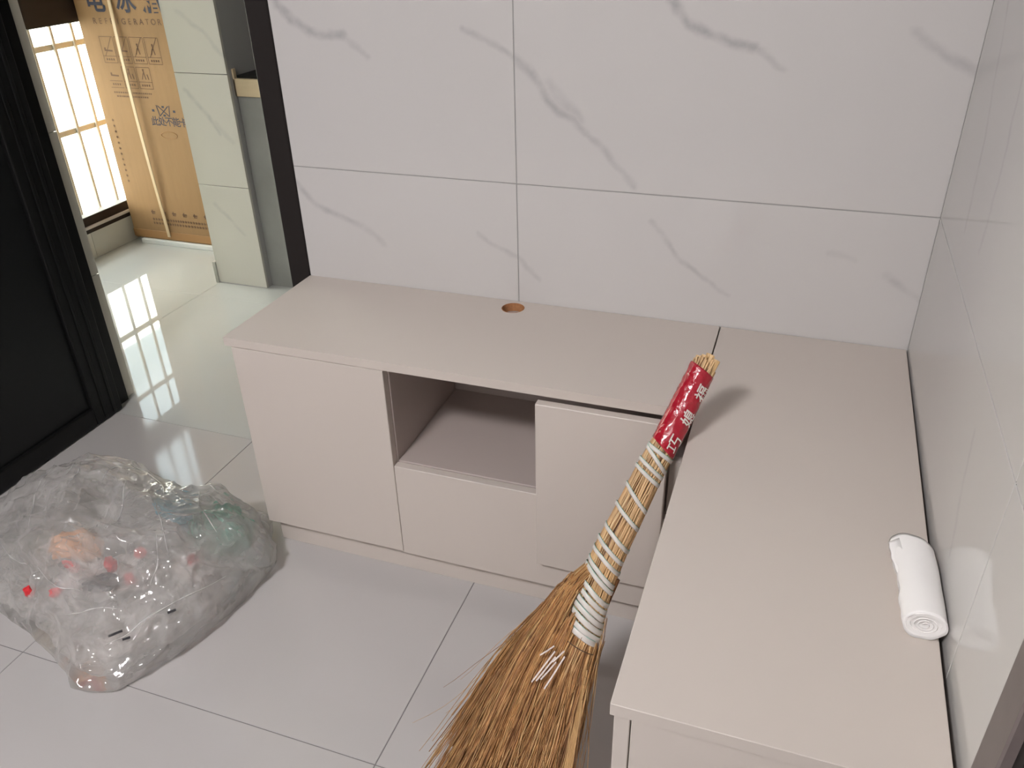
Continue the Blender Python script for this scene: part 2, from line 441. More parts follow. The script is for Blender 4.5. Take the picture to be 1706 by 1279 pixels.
# ------------------------------------------------------------------ kitchen shell
kf = tag(box('wall_kitchen_far', KX-.1, .2, KY, KY+.1, 0, HZ, M['paint']), kind='structure'); kf.name = 'wall_far'
tag(box('wall_kitchen_right', -.10, 0.0, .13, KY, 0, HZ, M['paint']), kind='structure')
WY0, WY1, WZ0, WZ1 = .40, 1.85, .11, 2.2
kl = empty('wall_kitchen_left', (KX-.06, 1.0, 0), kind='structure')
box('wall_core', KX-.14, KX-.02, .10, KY, -.04, WZ0-.002, M['grout'], kl)
box('wall_core', KX-.14, KX-.121, .10, WY0-.001, WZ0, HZ, M['grout'], kl)
box('wall_core', KX-.14, KX-.121, WY1+.001, KY, WZ0, HZ, M['grout'], kl)
for nm, a in (('wall_tile', (KX-.12, KX, .135, WY0, 0, HZ)), ('wall_tile', (KX-.12, KX, WY1, KY, 0, HZ)),
              ('wall_tile', (KX-.018, KX, WY0, 1.03, 0, WZ0)), ('wall_tile', (KX-.018, KX, 1.0312, WY1, 0, WZ0)),
              ('wall_tile', (KX-.12, KX, WY0, WY1, WZ1, HZ))):
    box(nm, *a, M['tile_kitchen'], kl, bev=.0006)
# window: dark frame, rail, sill, grille of bars
wn = empty('window_1', (KX-.05, 1.1, WZ0), kind='structure')
box('lower_rail', KX-.05, KX-.005, WY0, WY1, .138, .178, M['dark_wood'], wn, bev=.002)
box('sill_strip', KX-.06, KX+.004, WY0, WY1, .128, .140, M['sill'], wn, bev=.001)
box('sill_base', KX-.06, KX+.001, WY0, WY1, .110, .130, M['dark_wood'], wn, bev=.002)
box('middle_rail', KX-.06, KX+.01, WY0, WY1, .918, 1.04, M['dark_wood'], wn, bev=.003)
box('top_rail', KX-.06, KX-.005, WY0, WY1, 2.12, 2.2, M['dark_wood'], wn, bev=.003)
for y in (WY0, WY1-.05):
    box('stile', KX-.06, KX-.005, y, y+.05, .14, 2.2, M['dark_wood'], wn, bev=.003)
gr = empty('window_grille', (KX-.13, 1.1, .1), 'cream painted iron security bars outside the kitchen window', 'window bars')
y = .475
while y < 1.83:
    box('vertical_bar', KX-.139, KX-.127, y-.0065, y+.0065, .10, 2.18, M['bars'], gr, bev=.002)
    y += .1095
for z in (.487, .822, 1.16, 1.5, 1.84):
    box('horizontal_bar', KX-.15, KX-.139, WY0-.02, WY1+.02, z-.012, z+.012, M['bars'], gr, bev=.002)
for z in (.10, 2.16):
    box('end_rail', KX-.145, KX-.120, WY0-.02, WY1+.02, z, z+.02, M['bars'], gr, bev=.002)
# outside
tag(box('ground', -9, KX-.12, -4, 6, -.15, -.05, M['ground']), kind='structure')
nb = empty('neighbour_building', (-6.4, 1.2, -.05), 'pale rendered neighbour building seen only through the window bars', 'building')
box('lower_wall', -6.6, -6.2, -4, 6, -.05, 2.35, M['out_cream'], nb)
box('upper_wall', -6.6, -6.25, -4, 6, 2.35, 4.6, M['out_grey'], nb)

# tiled pillar standing in the kitchen
pl = empty('wall_pillar', (-2.27, .99, 0), kind='structure')
for z0, z1 in zip(ZE[:-1], ZE[1:]):
    box('wall_tile', -2.386, -2.163, .950, .962, z0+.0011, z1-.0011, M['tile_kitchen'], pl, bev=.0006)
box('pillar_core', -2.385, -2.164, .9615, 1.25, 0, HZ, M['grout'], pl)
box('skirting', -2.400, -2.385, .945, 1.24, 0, .088, M['metal'], pl, bev=.001)
box('joint_strip', -2.3855, -2.3855+.22, .9485, .951, 0, .004, M['grout'], pl)

# kitchen base unit beside it
kc = empty('kitchen_base_unit', (-1.85, 1.2, 0), 'cement grey kitchen base unit between the tiled pillar and the doorway casing', 'cabinet')
box('end_panel', -2.162, -1.42, .985, 1.003, 0, .722, M['cement'], kc, bev=.001)
box('carcass', -2.162, -1.42, 1.003, 1.56, .06, .722, M['cement'], kc)
box('plinth', -2.10, -1.44, 1.02, 1.5, 0, .06, M['dark_wood'], kc)
wt = empty('worktop', (-1.85, 1.2, .723), 'black kitchen worktop with a pale beige front edge', 'worktop')
box('front_edge', -2.162, -1.40, .975, .990, .7235, .783, M['beige_edge'], wt, bev=.001)
box('stone_slab', -2.155, -1.40, .990, 1.56, .7235, .792, M['hob'], wt, bev=.001)
box('end_strip', -2.1625, -2.155, .975, .99, .7235, .815, M['beige_edge'], wt, bev=.001)
tag(box('wall_splashback', -2.162, -1.38, 1.30, 1.36, .80, HZ, M['splash']), kind='structure')

# ------------------------------------------------------------------ refrigerator carton
BX0, BX1, BY0, BY1 = -3.055, -2.43, 1.245, 1.86
rb = empty('refrigerator_carton', ((BX0+BX1)/2, (BY0+BY1)/2, 0), 'tall brown cardboard refrigerator carton with printed handling symbols, by the kitchen window', 'carton')
bm = box_bm(BX0, BX1, BY0, BY1, .022, 1.80, .004, 2)
link('carton_body', bm, M['card'], rb)
M['card2'] = plain('cardboard_tape', (.36, .19, .075, 1), .6, noise_amt=.08, nscale=9)
box('bottom_band', BX0-.0015, BX1+.001, BY0-.0015, BY1, .028, .062, M['card2'], rb, bev=.001)
box('foam_base', BX0+.04, BX1-.01, BY0-.012, BY1-.02, 0, .021, M['foam'], rb, bev=.002)
# flat strap hanging over the front
bm = bmesh.new()
pts = []
for i in range(25):
    t = i/24; z = 1.79 - t*1.75
    bulge = .004 + .016*math.sin(min(1, max(0, (1.05-z)/1.0))*math.pi)
    pts.append(Vector((-2.866 - .006*math.sin(t*5), BY0 - bulge, z)))
ribbon_tube(bm, pts, 0, flat=(.017, .004, lambda i: Vector((0, -1, 0))))
link('strap', bm, M['strap'], rb, smooth=False)
# print
YP = BY0 - .0008
def put_text(name, s, cx, cz, size, mat, parent, sx=1.0, thick=0.0, rot=0, y=YP):
    vs, fs = text_mesh(s, size, thick)
    bm = bmesh.new()
    vv = []
    for v in vs:
        a, b = v.x*sx, v.y
        if rot: a, b = -v.y*sx if rot > 0 else v.y*sx, v.x if rot > 0 else -v.x
        vv.append(bm.verts.new((cx + a, y, cz + b)))
    for f in fs:
        try: bm.faces.new([vv[i] for i in f])
        except ValueError: pass
    return link(name, bm, mat, parent)
def line(bm, x0, z0, x1, z1, w=.0022):
    d = Vector((x1-x0, 0, z1-z0)); n = Vector((-d.z, 0, d.x)).normalized()*w/2
    a, b = Vector((x0, YP, z0)), Vector((x1, YP, z1))
    bm.faces.new([bm.verts.new(p) for p in (a-n, b-n, b+n, a+n)])
for ch, cx in (('电', -2.948), ('冰', -2.800), ('箱', -2.682)):
    put_text('printed_character', ch, cx, .995, .096, M['ink'], rb, thick=.0022)
for k, ch in enumerate('REFRIGERATOR'):
    put_text('printed_letter', ch, -2.972 + k*.0285, .924, .030, M['ink2'], rb, thick=.0006)
bm = bmesh.new()
for row, (z1, z0, zc, n, xoff) in enumerate(((.868, .795, .770, 4, 0), (.756, .700, .674, 3, .0))):
    for k in range(n):
        x0 = -2.972 + k*.0735; x1 = x0+.0655
        if row == 1 and k == 0:
            line(bm, x0, z0, x1, z0); line(bm, x0, zc, x1, zc)
        else:
            for a in ((x0, z1, x1, z1), (x1, z1, x1, zc), (x1, zc, x0, zc), (x0, zc, x0, z1), (x0, z0, x1, z0)): line(bm, *a)
        if row == 0: line(bm, x0+.012, z0, x1-.006, z1, .003)
        # little pictogram
        cx, cz = (x0+x1)/2, z0 + .022
        if k < 1 or (row == 0 and k == 1):
            line(bm, cx-.020, cz, cx+.020, cz-.002, .006); line(bm, cx-.020, cz+.006, cx-.012, cz+.006, .008)
        else:
            line(bm, cx, cz+.022, cx+.006, cz-.012, .005); line(bm, cx-.002, cz+.012, cx-.012, cz-.012, .004); line(bm, cx, cz+.028, cx+.001, cz+.022, .008)
            if row == 1: line(bm, cx+.016, cz+.008, cx+.020, cz-.012, .005)
        for q in range(4): line(bm, x0+.012+q*.011, (z0+zc)/2, x0+.019+q*.011, (z0+zc)/2, .008)
link('handling_symbols', bm, M['ink2'], rb)['kind'] = 'stuff'
bm = bmesh.new()
rr = random.Random(5)
for r_, (z, x0, x1) in enumerate(((.655, -2.965, -2.775), (.640, -2.955, -2.80))):
    x = x0
    while x < x1:
        wd = rr.uniform(.005, .009); line(bm, x, z, x+wd, z, .006); x += wd+.003
for z, x0, x1, h in ((.150, -2.93, -2.62, .020), (.118, -2.93, -2.60, .012), (.100, -2.93, -2.60, .012)):
    x = x0
    while x < x1:
        wd = .022 if h > .015 else rr.uniform(.008, .013)
        line(bm, x, z, x+wd, z, h*.35); line(bm, x+wd*.3, z-h*.45, x+wd*.35, z+h*.45, h*.25); line(bm, x+wd*.1, z-h*.4, x+wd*.9, z-h*.38, h*.2)
        x += .056 if h > .015 else wd+.004
link('small_print', bm, M['ink2'], rb)['kind'] = 'stuff'
bm = bmesh.new()
for k in range(12):
    z = .54 - k*.0235; x = -3.012
    line(bm, x-.004, z, x+.005, z, .004); line(bm, x, z-.006, x, z+.006, .003); line(bm, x+.005, z-.004, x+.005, z+.004, .002)
link('vertical_print', bm, M['ink2'], rb)['kind'] = 'stuff'
# clamp symbol and line
bm = bmesh.new()
cx, cz = -2.735, .590
for sx in (-1, 1):
    line(bm, cx+sx*.032, cz+.022, cx+sx*.024, cz-.022, .004)
    line(bm, cx+sx*.026, cz+.020, cx-sx*.022, cz-.020, .004)
    line(bm, cx+sx*.046, cz, cx+sx*.058, cz, .009)
line(bm, cx-.006, cz+.016, cx+.006, cz+.016, .008); line(bm, cx-.006, cz-.018, cx+.006, cz-.018, .008)
link('clamp_symbol', bm, M['ink'], rb)
for k, ch in enumerate('此处不能卡夹'):
    put_text('printed_character', ch, -2.790 + k*.0355, .545, .040, M['ink'], rb, thick=.0004)
bm = bmesh.new()
pts = [(-2.735 + .040*math.cos(a), BY0-.001, .492 + .014*math.sin(a)) for a in [2*math.pi*i/32 for i in range(32)]]
ribbon_tube(bm, pts, .0015, sides=5, closed=True)
link('handle_cutout', bm, M['card2'], rb)

# ------------------------------------------------------------------ black door leaf standing open
dl = empty('black_glass_door', (-2.08, -.36, 0), 'black framed door leaf with dark glass standing open at the left of the doorway', 'door')
DX0, DX1, DY0, DY1 = -2.102, -2.064, -.80, .046
box('glass_panel', DX0+.012, DX1-.012, DY0+.08, DY1-.085, .055, 2.02, M['black_glass'], dl)
for y0, y1 in ((DY1-.10, DY1), (DY0, DY0+.10)):
    st = box('stile', DX0, DX1, y0, y1, .0035, 2.08, M['black_frame'], dl, bev=.004, seg=2)
    for k in range(2):
        yy = y0 + .030 + k*.034
        box('ridge', DX1-.001, DX1+.003, yy, yy+.012, .010, 2.07, M['black_frame'], st, bev=.0025, seg=2)
box('bottom_rail', DX0, DX1, DY0+.10, DY1-.10, .0035, .060, M['black_frame'], dl, bev=.004, seg=2)
box('top_rail', DX0, DX1, DY0+.10, DY1-.10, 2.0, 2.08, M['black_frame'], dl, bev=.004, seg=2)

# ================================================================== CABINETS
HT, TH = .5423, .0184
W, D = .3457, .3359
def plate_with_hole(x0, x1, y0, y1, z0, z1, hx, hy, r, n=32):
    bm = bmesh.new()
    ang = [2*math.pi*i/n for i in range(n)]
    corners = [(x1, y1), (x0, y1), (x0, y0), (x1, y0)]
    ca = [math.atan2(cy-hy, cx-hx) % (2*math.pi) for cx, cy in corners]
    allang = sorted(set([round(a, 6) for a in ang] + [round(a, 6) for a in ca]))
    def outer(a):
        c, s_ = math.cos(a), math.sin(a); t = 1e9
        if c > 1e-9: t = min(t, (x1-hx)/c)
        if c < -1e-9: t = min(t, (x0-hx)/c)
        if s_ > 1e-9: t = min(t, (y1-hy)/s_)
        if s_ < -1e-9: t = min(t, (y0-hy)/s_)
        return hx+c*t, hy+s_*t
    ring = {}
    for z in (z0, z1):
        ring['i', z] = [bm.verts.new((hx+r*math.cos(a), hy+r*math.sin(a), z)) for a in allang]
        ring['o', z] = [bm.verts.new((*outer(a), z)) for a in allang]
    k = len(allang)
    for i in range(k):
        j = (i+1) % k
        bm.faces.new((ring['i', z1][i], ring['i', z1][j], ring['o', z1][j], ring['o', z1][i]))
        bm.faces.new((ring['i', z0][i], ring['o', z0][i], ring['o', z0][j], ring['i', z0][j]))
        bm.faces.new((ring['o', z1][i], ring['o', z1][j], ring['o', z0][j], ring['o', z0][i]))
        f = bm.faces.new((ring['i', z1][i], ring['i', z0][i], ring['i', z0][j], ring['i', z1][j])); f.material_index = 1
    return bm
tv = empty('low_cabinet', (-.82, -.17, 0), 'long low greige cabinet against the back wall with an open niche and cable hole', 'cabinet')
top = link('countertop', plate_with_hole(-1.2961, -W-.0028, -D, -.0015, HT-TH, HT, -.777, -.037, .0245), [M['laminate'], M['chipboard']], tv)
bm = bmesh.new()
pts = [(-.777+.0243*math.cos(a), -.037+.0243*math.sin(a), HT-.0005) for a in [2*math.pi*i/32 for i in range(32)]]
ribbon_tube(bm, pts, .0009, sides=5, closed=True)
link('hole_rim', bm, M['chipboard'], top)
LM, LI = M['laminate'], M['laminate_shade']
ZB, ZTP = .0705, HT-TH-.0006
box('side_panel', -1.281, -1.263, -.3175, -.004, ZB, ZTP, LM, tv, bev=.0008)
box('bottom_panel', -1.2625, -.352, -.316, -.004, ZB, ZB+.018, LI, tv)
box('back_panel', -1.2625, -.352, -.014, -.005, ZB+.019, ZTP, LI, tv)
box('door', -1.281, -.9375, -.336, -.318, .0705, .5222, LM, tv, bev=.001)
box('drawer_front', -.9366, -.349, -.336, -.318, .068, .2995, LM, tv, bev=.001)
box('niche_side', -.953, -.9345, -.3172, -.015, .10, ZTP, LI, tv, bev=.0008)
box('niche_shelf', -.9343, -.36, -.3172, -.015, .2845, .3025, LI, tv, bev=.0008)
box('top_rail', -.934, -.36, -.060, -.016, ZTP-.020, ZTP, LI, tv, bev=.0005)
box('plinth', -1.2725, -.352, -.3108, -.296, 0, .0698, LM, tv, bev=.0008)
box('plinth_return', -1.2725, -1.258, -.2955, -.004, 0, .0698, LM, tv, bev=.0008)
box('loose_front', -.6255, -.385, -.3545, -.3365, .1385, .5165, LM, tv, bev=.0013)
fp = box('filler_panel', -.384, -.3475, -.316, -.300, .30, .4195, LM, tv, bev=.0008)

cc = empty('corner_cabinet', (-.17, -.48, 0), 'greige cabinet along the right wall whose long top carries the paper roll', 'cabinet')
bm = bmesh.new()
RY = -.9516
poly4 = [(-W, -.0015), (-W, RY), (-.0080, RY), (-.0022, -.0015)]
lo = [bm.verts.new((x, y, HT-TH)) for x, y in poly4]; hi = [bm.verts.new((x, y, HT)) for x, y in poly4]
bm.faces.new(lo); bm.faces.new(hi)
for i in range(4): bm.faces.new((lo[i], lo[(i+1) % 4], hi[(i+1) % 4], hi[i]))
bmesh.ops.bevel(bm, geom=list(bm.edges), offset=.0008, segments=1, affect='EDGES')
link('countertop', bm, LM, cc)
box('side_panel', -.3415, -.3235, -.9475, -.003, .0, ZTP, LM, cc, bev=.0008)
box('side_panel', -.028, -.010, -.9475, -.003, .0, ZTP, LM, cc, bev=.0008)
box('door', -.3222, -.0125, -.9475, -.9295, .071, ZTP-.0015, LM, cc, bev=.001)
box('bottom_panel', -.3222, -.0285, -.928, -.004, .0705, .0885, LI, cc)
box('plinth', -.3222, -.0285, -.915, -.90, 0, .070, LM, cc)
# gap filler strip, dark line between countertop and wall is left open

# ================================================================== PAPER ROLL
pr = empty('paper_roll', (-.036, -.67, HT), 'white tissue paper roll lying on the right cabinet top against the wall', 'paper roll')
bm = bmesh.new()
YN, YF, NL = -.752, -.612, 26
def roll_ring(y, k, sc=1.0, squash=1.0, shift=0.0):
    out = []
    n = 48
    for i in range(n):
        a = 2*math.pi*i/n
        t = (y-YN)/(YF-YN)
        rx = (.0238 + .003*t*t)*sc; rz = (.0192*squash - .003*t)*sc
        cx = -.0262 - .006*t*t; cz = HT + .0192*squash - .003*t + .0006
        x = cx + rx*math.cos(a); z = cz + rz*math.sin(a)
        nz = noise.noise(Vector((x*40, y*22, z*40)))*.0012
        left = max(0, -math.cos(a))**3
        x += nz - left*(.0012*math.sin(y*85) + .0007*math.sin(y*210))
        z += nz*.6
        out.append((min(x, -.0012), y + .0012*math.sin(a*1+.6) + .010*math.cos(a-2.3)*max(0, t-.4)/.6 + .0006*math.sin(a*7), max(z, HT+.0004)))
    return out
prev = None
for k in range(NL+1):
    y = YN + (YF-YN)*k/NL
    r = [bm.verts.new(p) for p in roll_ring(y, k)]
    if prev:
        for i in range(48): bm.faces.new((prev[i], prev[(i+1) % 48], r[(i+1) % 48], r[i]))
    else: first = r
    prev = r
# spiral end faces: stepped rings going inwards
def end(ringv, y, sgn):
    pv = ringv
    for q in range(1, 9):
        sc = 1-q*.115
        rr_ = roll_ring(y, 0, sc)
        cz0 = HT+.0206
        off = (.0022 if q % 2 else -.0004)*sgn
        cur = [bm.verts.new((p[0], y + off + sgn*.0006*q, p[2] + (1-sc)*.0005 + (0 if sc > .99 else (.0205 - .0205)))) for p in rr_]
        for i in range(48): bm.faces.new((pv[i], pv[(i+1) % 48], cur[(i+1) % 48], cur[i]))
        pv = cur
    bm.faces.new(pv)
end(first, YN, 1); end(prev, YF, -1)
ro = link('rolled_sheet', bm, M['paper'], pr, smooth=True)
bm = bmesh.new()
pts = []
for i in range(150):
    a = i*.19; k_ = 1 - i/165
    pts.append((-.0262 + .0225*k_*math.cos(a), YN + .0022, HT + .0192 + .0006 + .0180*k_*math.sin(a)))
ribbon_tube(bm, pts, .0006, sides=5)
link('sheet_spiral', bm, M['paper'], pr, smooth=True)
# loose outer edge of the sheet
bm = bmesh.new()
pts_a = []
prevr = None
for k in range(31):
    t = k/30; y = YN + .002 + (YF-YN-.002)*t
    x0 = -.0440 - .009*t*t
    e = -.0490 - .0125*t*t - .0010*math.sin(y*95) - .0006*math.sin(y*310)
    z0 = HT + .034
    row = [bm.verts.new(q) for q in ((x0+.004, y, HT+.0305), (e+.001, y, HT+.0215), (e, y, HT+.020), (x0+.005, y, HT+.027))]
    if prevr:
        for i in range(4): bm.faces.new((prevr[i], prevr[(i+1) % 4], row[(i+1) % 4], row[i]))
    else: bm.faces.new(row)
    prevr = row
bm.faces.new(prevr)
link('loose_edge', bm, M['paper'], pr, smooth=True)

# ================================================================== BROOM
P0 = Vector((-.33790, -.37401, .64859)); PB = Vector((-.552, -.84, 0.0))
LB = (PB-P0).length
AX = (PB-P0).normalized()
mid = (P0+PB)/2
VN = (Vector(CAM)-mid).normalized()
WX = VN.cross(AX).normalized()
if WX.dot(X) < 0: WX = -WX
NN = AX.cross(WX).normalized()
if NN.dot(VN) < 0: NN = -NN
def lerp_tab(tab, s):
    if s <= tab[0][0]: return tab[0][1]
    for (a, b), (c, d_) in zip(tab[:-1], tab[1:]):
        if s <= c: return b + (d_-b)*(s-a)/(c-a)
    return tab[-1][1]
OFF = [(0, 0), (.12, -.0045), (.18, -.009), (.25, -.011), (.33, -.014), (.41, -.009), (.455, 0.0), (.9, 0)]
RAD = [(0, .0205), (.12, .0215), (.2, .0225), (.3, .025), (.42, .0275), (.5, .029)]
def axp(s): return P0 + AX*s + WX*lerp_tab(OFF, s)
broom = empty('broom', (PB.x, PB.y, 0), 'straw broom with red taped handle leaning on the corner of the cabinet tops', 'broom')
rb_ = random.Random(11)
# stalks of the handle
bm = bmesh.new()
for i in range(230):
    a = rb_.uniform(0, 2*math.pi); q = math.sqrt(rb_.uniform(.15, 1))
    s0 = -.004 + rb_.uniform(-.012, .008) if q < .9 else rb_.uniform(-.012, .002)
    s1 = .50 + rb_.uniform(-.04, .05)
    if rb_.random() < .25: s0 = rb_.uniform(.13, .3); q = 1.03
    tw = rb_.uniform(-.55, .55)
    rad = rb_.uniform(.0009, .0021)
    pts = []
    for k in range(9):
        s = s0 + (s1-s0)*k/8
        r = (lerp_tab(RAD, s)-rad)*q
        aa = a + tw*(k/8-.5) + .05*math.sin(k*1.7+i)
        pts.append(axp(s) + WX*r*math.cos(aa) + NN*r*math.sin(aa))
    ribbon_tube(bm, pts, rad, sides=5)
o = link('handle_stalks', bm, M['stalk'], broom); o['kind'] = 'stuff'
# inner core so nothing shows through
bm = bmesh.new()
ribbon_tube(bm, [axp(.0+k*.05) for k in range(11)], lambda i: lerp_tab(RAD, i*.05)*.80, sides=14)
link('core', bm, M['bristle'], broom, smooth=True)
# a few thick cut stems at the top
for k, (u, v, l, r) in enumerate(((.3, .55, .030, .0045), (.75, .3, .026, .0065), (-.25, .5, .026, .005), (-.65, .2, .022, .005), (.1, -.3, .032, .006))):
    bm = bmesh.new()
    b = axp(.02) + WX*.0155*u + NN*.0155*v
    t = b - AX*(l+.012) + WX*.004*(u)
    ribbon_tube(bm, [b, (b+t)/2, t], r, sides=7)
    link('cut_stem', bm, M['stalk'], broom)
# bristles
LEFT = [(.30, -.018), (.35, -.028), (.40, -.048), (.46, -.074), (.53, -.090), (.60, -.096), (.70, -.099), (.84, -.104)]
RIGHT = [(.33, .022), (.46, .024), (.55, .039), (.62, .048), (.70, .056), (.84, .070)]
bm = bmesh.new()
def smooth_tab(tab, s):
    return sum(lerp_tab(tab, s+d)*w_ for d, w_ in ((-.05, .15), (-.025, .22), (0, .26), (.025, .22), (.05, .15)))
def bristle(bm, u, v, s0, s1, rad, segs=8, wild=0.0):
    pts = []
    du = rb_.gauss(0, .115); f1 = rb_.uniform(0, 6); bend = rb_.gauss(0, .006 + wild)
    for k in range(segs+1):
        t = k/segs; s = s0 + (s1-s0)*t
        uu = u + du*t
        lat = smooth_tab(LEFT, s) + (smooth_tab(RIGHT, s)-smooth_tab(LEFT, s))*uu
        base = lerp_tab(OFF, s) if s < .455 else 0
        cl = .25 if s < .38 else 1
        th = (.024 + .022*min(1, max(0, (s-.40)/.35)))
        w_ = math.sqrt(max(0.05, 1-(2*uu-1)**2*.8))
        p = P0 + AX*s + WX*(lat + base*cl + bend*t*t + .0030*math.sin(f1+t*7)) + NN*(v*th*w_ + .0015*math.cos(f1+t*6))
        p.z = max(p.z, .0015 + rb_.random()*.002)
        pts.append(p)
    ribbon_tube(bm, pts, lambda i: rad*(1-.55*i/segs), sides=3, cap=False)
for i in range(4300):
    u = rb_.random(); u = .5 + (u-.5)*(1.0 if rb_.random() < .8 else .9)
    v = rb_.uniform(-1, 1)
    s0 = rb_.uniform(.345, .40) + .05*u*rb_.random()
    if u > .35: s0 += .075
    s1 = rb_.uniform(.66, .85)
    bristle(bm, u, v, s0, s1, rb_.uniform(.0007, .0019))
for i in range(130):   # strays
    u = rb_.choice((rb_.uniform(-.12, .05), rb_.uniform(.97, 1.10), rb_.random()))
    bristle(bm, u, rb_.uniform(-1.2, 1.3), rb_.uniform(.42, .52), rb_.uniform(.6, .8), .0006, 9, wild=.018)
o = link('bristles', bm, M['bristle'], broom); o['kind'] = 'stuff'
# solid heart of the brush
bm = bmesh.new()
rings = []
for k in range(12):
    s = .36 + k*.042
    l, r = lerp_tab(LEFT, s)*.86, lerp_tab(RIGHT, s)*.86
    c = P0 + AX*s + WX*((l+r)/2); hw = (r-l)/2; th = .012+.016*min(1, max(0, (s-.40)/.35))
    ring = []
    for j in range(16):
        a = 2*math.pi*j/16
        p = c + WX*hw*math.cos(a) + NN*th*math.sin(a); p.z = max(p.z, .001); ring.append(bm.verts.new(p))
    rings.append(ring)
for A_, B_ in zip(rings[:-1], rings[1:]):
    for j in range(16): bm.faces.new((A_[j], A_[(j+1) % 16], B_[(j+1) % 16], B_[j]))
bm.faces.new(rings[0]); bm.faces.new(rings[-1])
M['heart'] = plain('bristle_heart', (.16, .065, .02, 1), .9, noise_amt=.4, nscale=60)
link('brush_heart', bm, M['heart'], broom)
# straight pale stems at the right side of the brush
for k in range(5):
    bm = bmesh.new()
    s0, s1 = .50+.01*k, .80
    pts = [P0 + AX*s + WX*(.030 + (s-.5)*(.20+.02*k)) + NN*(.036+.004*k) for s in [s0+(s1-s0)*i/6 for i in range(7)]]
    for p in pts: p.z = max(p.z, .003)
    ribbon_tube(bm, pts, .0016, sides=5)
    link('pale_stem', bm, M['stalk'], broom)
# white strands caught in the brush
bm = bmesh.new()
for k in range(6):
    a = P0 + AX*(.488+.007*((k*5) % 4)) + WX*(-.030+.0042*k) + NN*.045
    b = a + AX*(.022+.012*((k*3) % 4)) - WX*(.014-.0012*k) + NN*.004
    ribbon_tube(bm, [a, (a+b)/2 + NN*.003, b], 0, flat=(.0026, .0008, lambda i: NN))
link('white_strands', bm, M['white_print'], broom)
# white/mint binding turns
YS = [(0.0, 612), (.0413, 651.8), (.124, 731.2), (.248, 850), (.372, 968.5), (.455, 1047.3), (.62, 1204)]
def s_of_y(y):
    for (a, b), (c, d_) in zip(YS[:-1], YS[1:]):
        if y <= d_: return a + (c-a)*(y-b)/(d_-b)
    return .6
TURNS = [(768, .6, .0046), (757, .25, .0046), (784, .35, .0046), (796, .35, .0046), (834, .62, .0048), (865, .5, .0048), (901, .5, .005), (922, .45, .005), (938, .45, .005),
         (958, .5, .0055), (967, .48, .0055), (988, .45, .006), (999, .42, .006), (1010, .4, .0065), (1020, .38, .0065), (1031, .33, .007), (1043, .28, .007), (1052, .2, .007)]
for yy, tilt, wd in TURNS:
    s = s_of_y(yy); R_ = lerp_tab(RAD, s) + .0014
    n = 36; P1, P2 = [], []
    nrm = []
    for i in range(n):
        a = 2*math.pi*i/n
        ss = s + tilt*R_*math.cos(a)
        rad_v = WX*math.cos(a) + NN*math.sin(a)
        nrm.append(rad_v)
        rr2 = R_ + .0006*math.sin(5*a+yy)
        P1.append(axp(ss) + rad_v*rr2)
        P2.append(axp(ss - wd*.66) + rad_v*(rr2+.0002))
    bm = bmesh.new(); ribbon_tube(bm, P1, 0, flat=(wd*1.4, .0014, lambda i: nrm[i]), closed=True)
    b = link('binding', bm, M['pp_strap'], broom, smooth=True)
    bm = bmesh.new(); ribbon_tube(bm, P2, .0006, sides=5, closed=True)
    link('edge_line', bm, M['mint'], b, smooth=True)
# wire ties
for s, r, tilt, half in ((.478, .0325, .1, 0), (.388, .022, -.2, 1)):
    bm = bmesh.new(); pts = []
    for i in range(36):
        a = 2*math.pi*i/36
        cxo = (.0 if not half else -.026)
        pts.append(P0 + AX*(s + tilt*r*math.cos(a)) + WX*(cxo + r*math.cos(a)*(1 if not half else .75)) + NN*r*math.sin(a))
    ribbon_tube(bm, pts, .0008, sides=5, closed=True)
    link('wire_tie', bm, M['wire'], broom)
# red tape sleeve
bm = bmesh.new()
prev = None; NS, NA = 46, 64
for k in range(NS+1):
    s = .004 + .138*k/NS
    ring = []
    for i in range(NA):
        a = 2*math.pi*i/NA
        r = lerp_tab(RAD, s) + .0010
        q = Vector((math.cos(a)*2.2, math.sin(a)*2.2, s*60))
        r += .0011*noise.noise(q*1.3) + .0007*noise.noise(q*3.1)
        es = .006*math.cos(a) if k in (0,) else (.010*math.cos(a) if k == NS else 0)
        sl = s + (.006*math.cos(a))*(1-k/NS) + .010*math.cos(a)*(k/NS)
        ring.append(bm.verts.new(axp(sl) + (WX*math.cos(a) + NN*math.sin(a))*r))
    if prev:
        for i in range(NA): bm.faces.new((prev[i], prev[(i+1) % NA], ring[(i+1) % NA], ring[i]))
    prev = ring
tape = link('red_tape', bm, M['tape'], broom, smooth=True)
sol = tape.modifiers.new('thickness', 'SOLIDIFY'); sol.thickness = .0004; sol.offset = -1
# printed characters on the tape, reading up the handle
for ch, s, a0, size in (('巧', .126, .90, .027), ('媳', .080, .85, .025), ('福', .036, .76, .025)):
    vs, fs = text_mesh(ch, size, .0004)
    bm = bmesh.new(); vv = []
    for v in vs:
        # character's right points up the handle (-AX), its top points to image left
        ss = s - v.x
        R_ = lerp_tab(RAD, ss) + .0036
        a = a0 + v.y/R_*1.0
        vv.append(bm.verts.new(axp(ss + .006*math.cos(a)) + (WX*math.cos(a) + NN*math.sin(a))*R_))
    for f in fs:
        try: bm.faces.new([vv[i] for i in f])
        except ValueError: pass
    bmesh.ops.subdivide_edges(bm, edges=[e for e in bm.edges if e.calc_length() > .003], cuts=2)
    link('printed_character', bm, M['white_print'], tape)

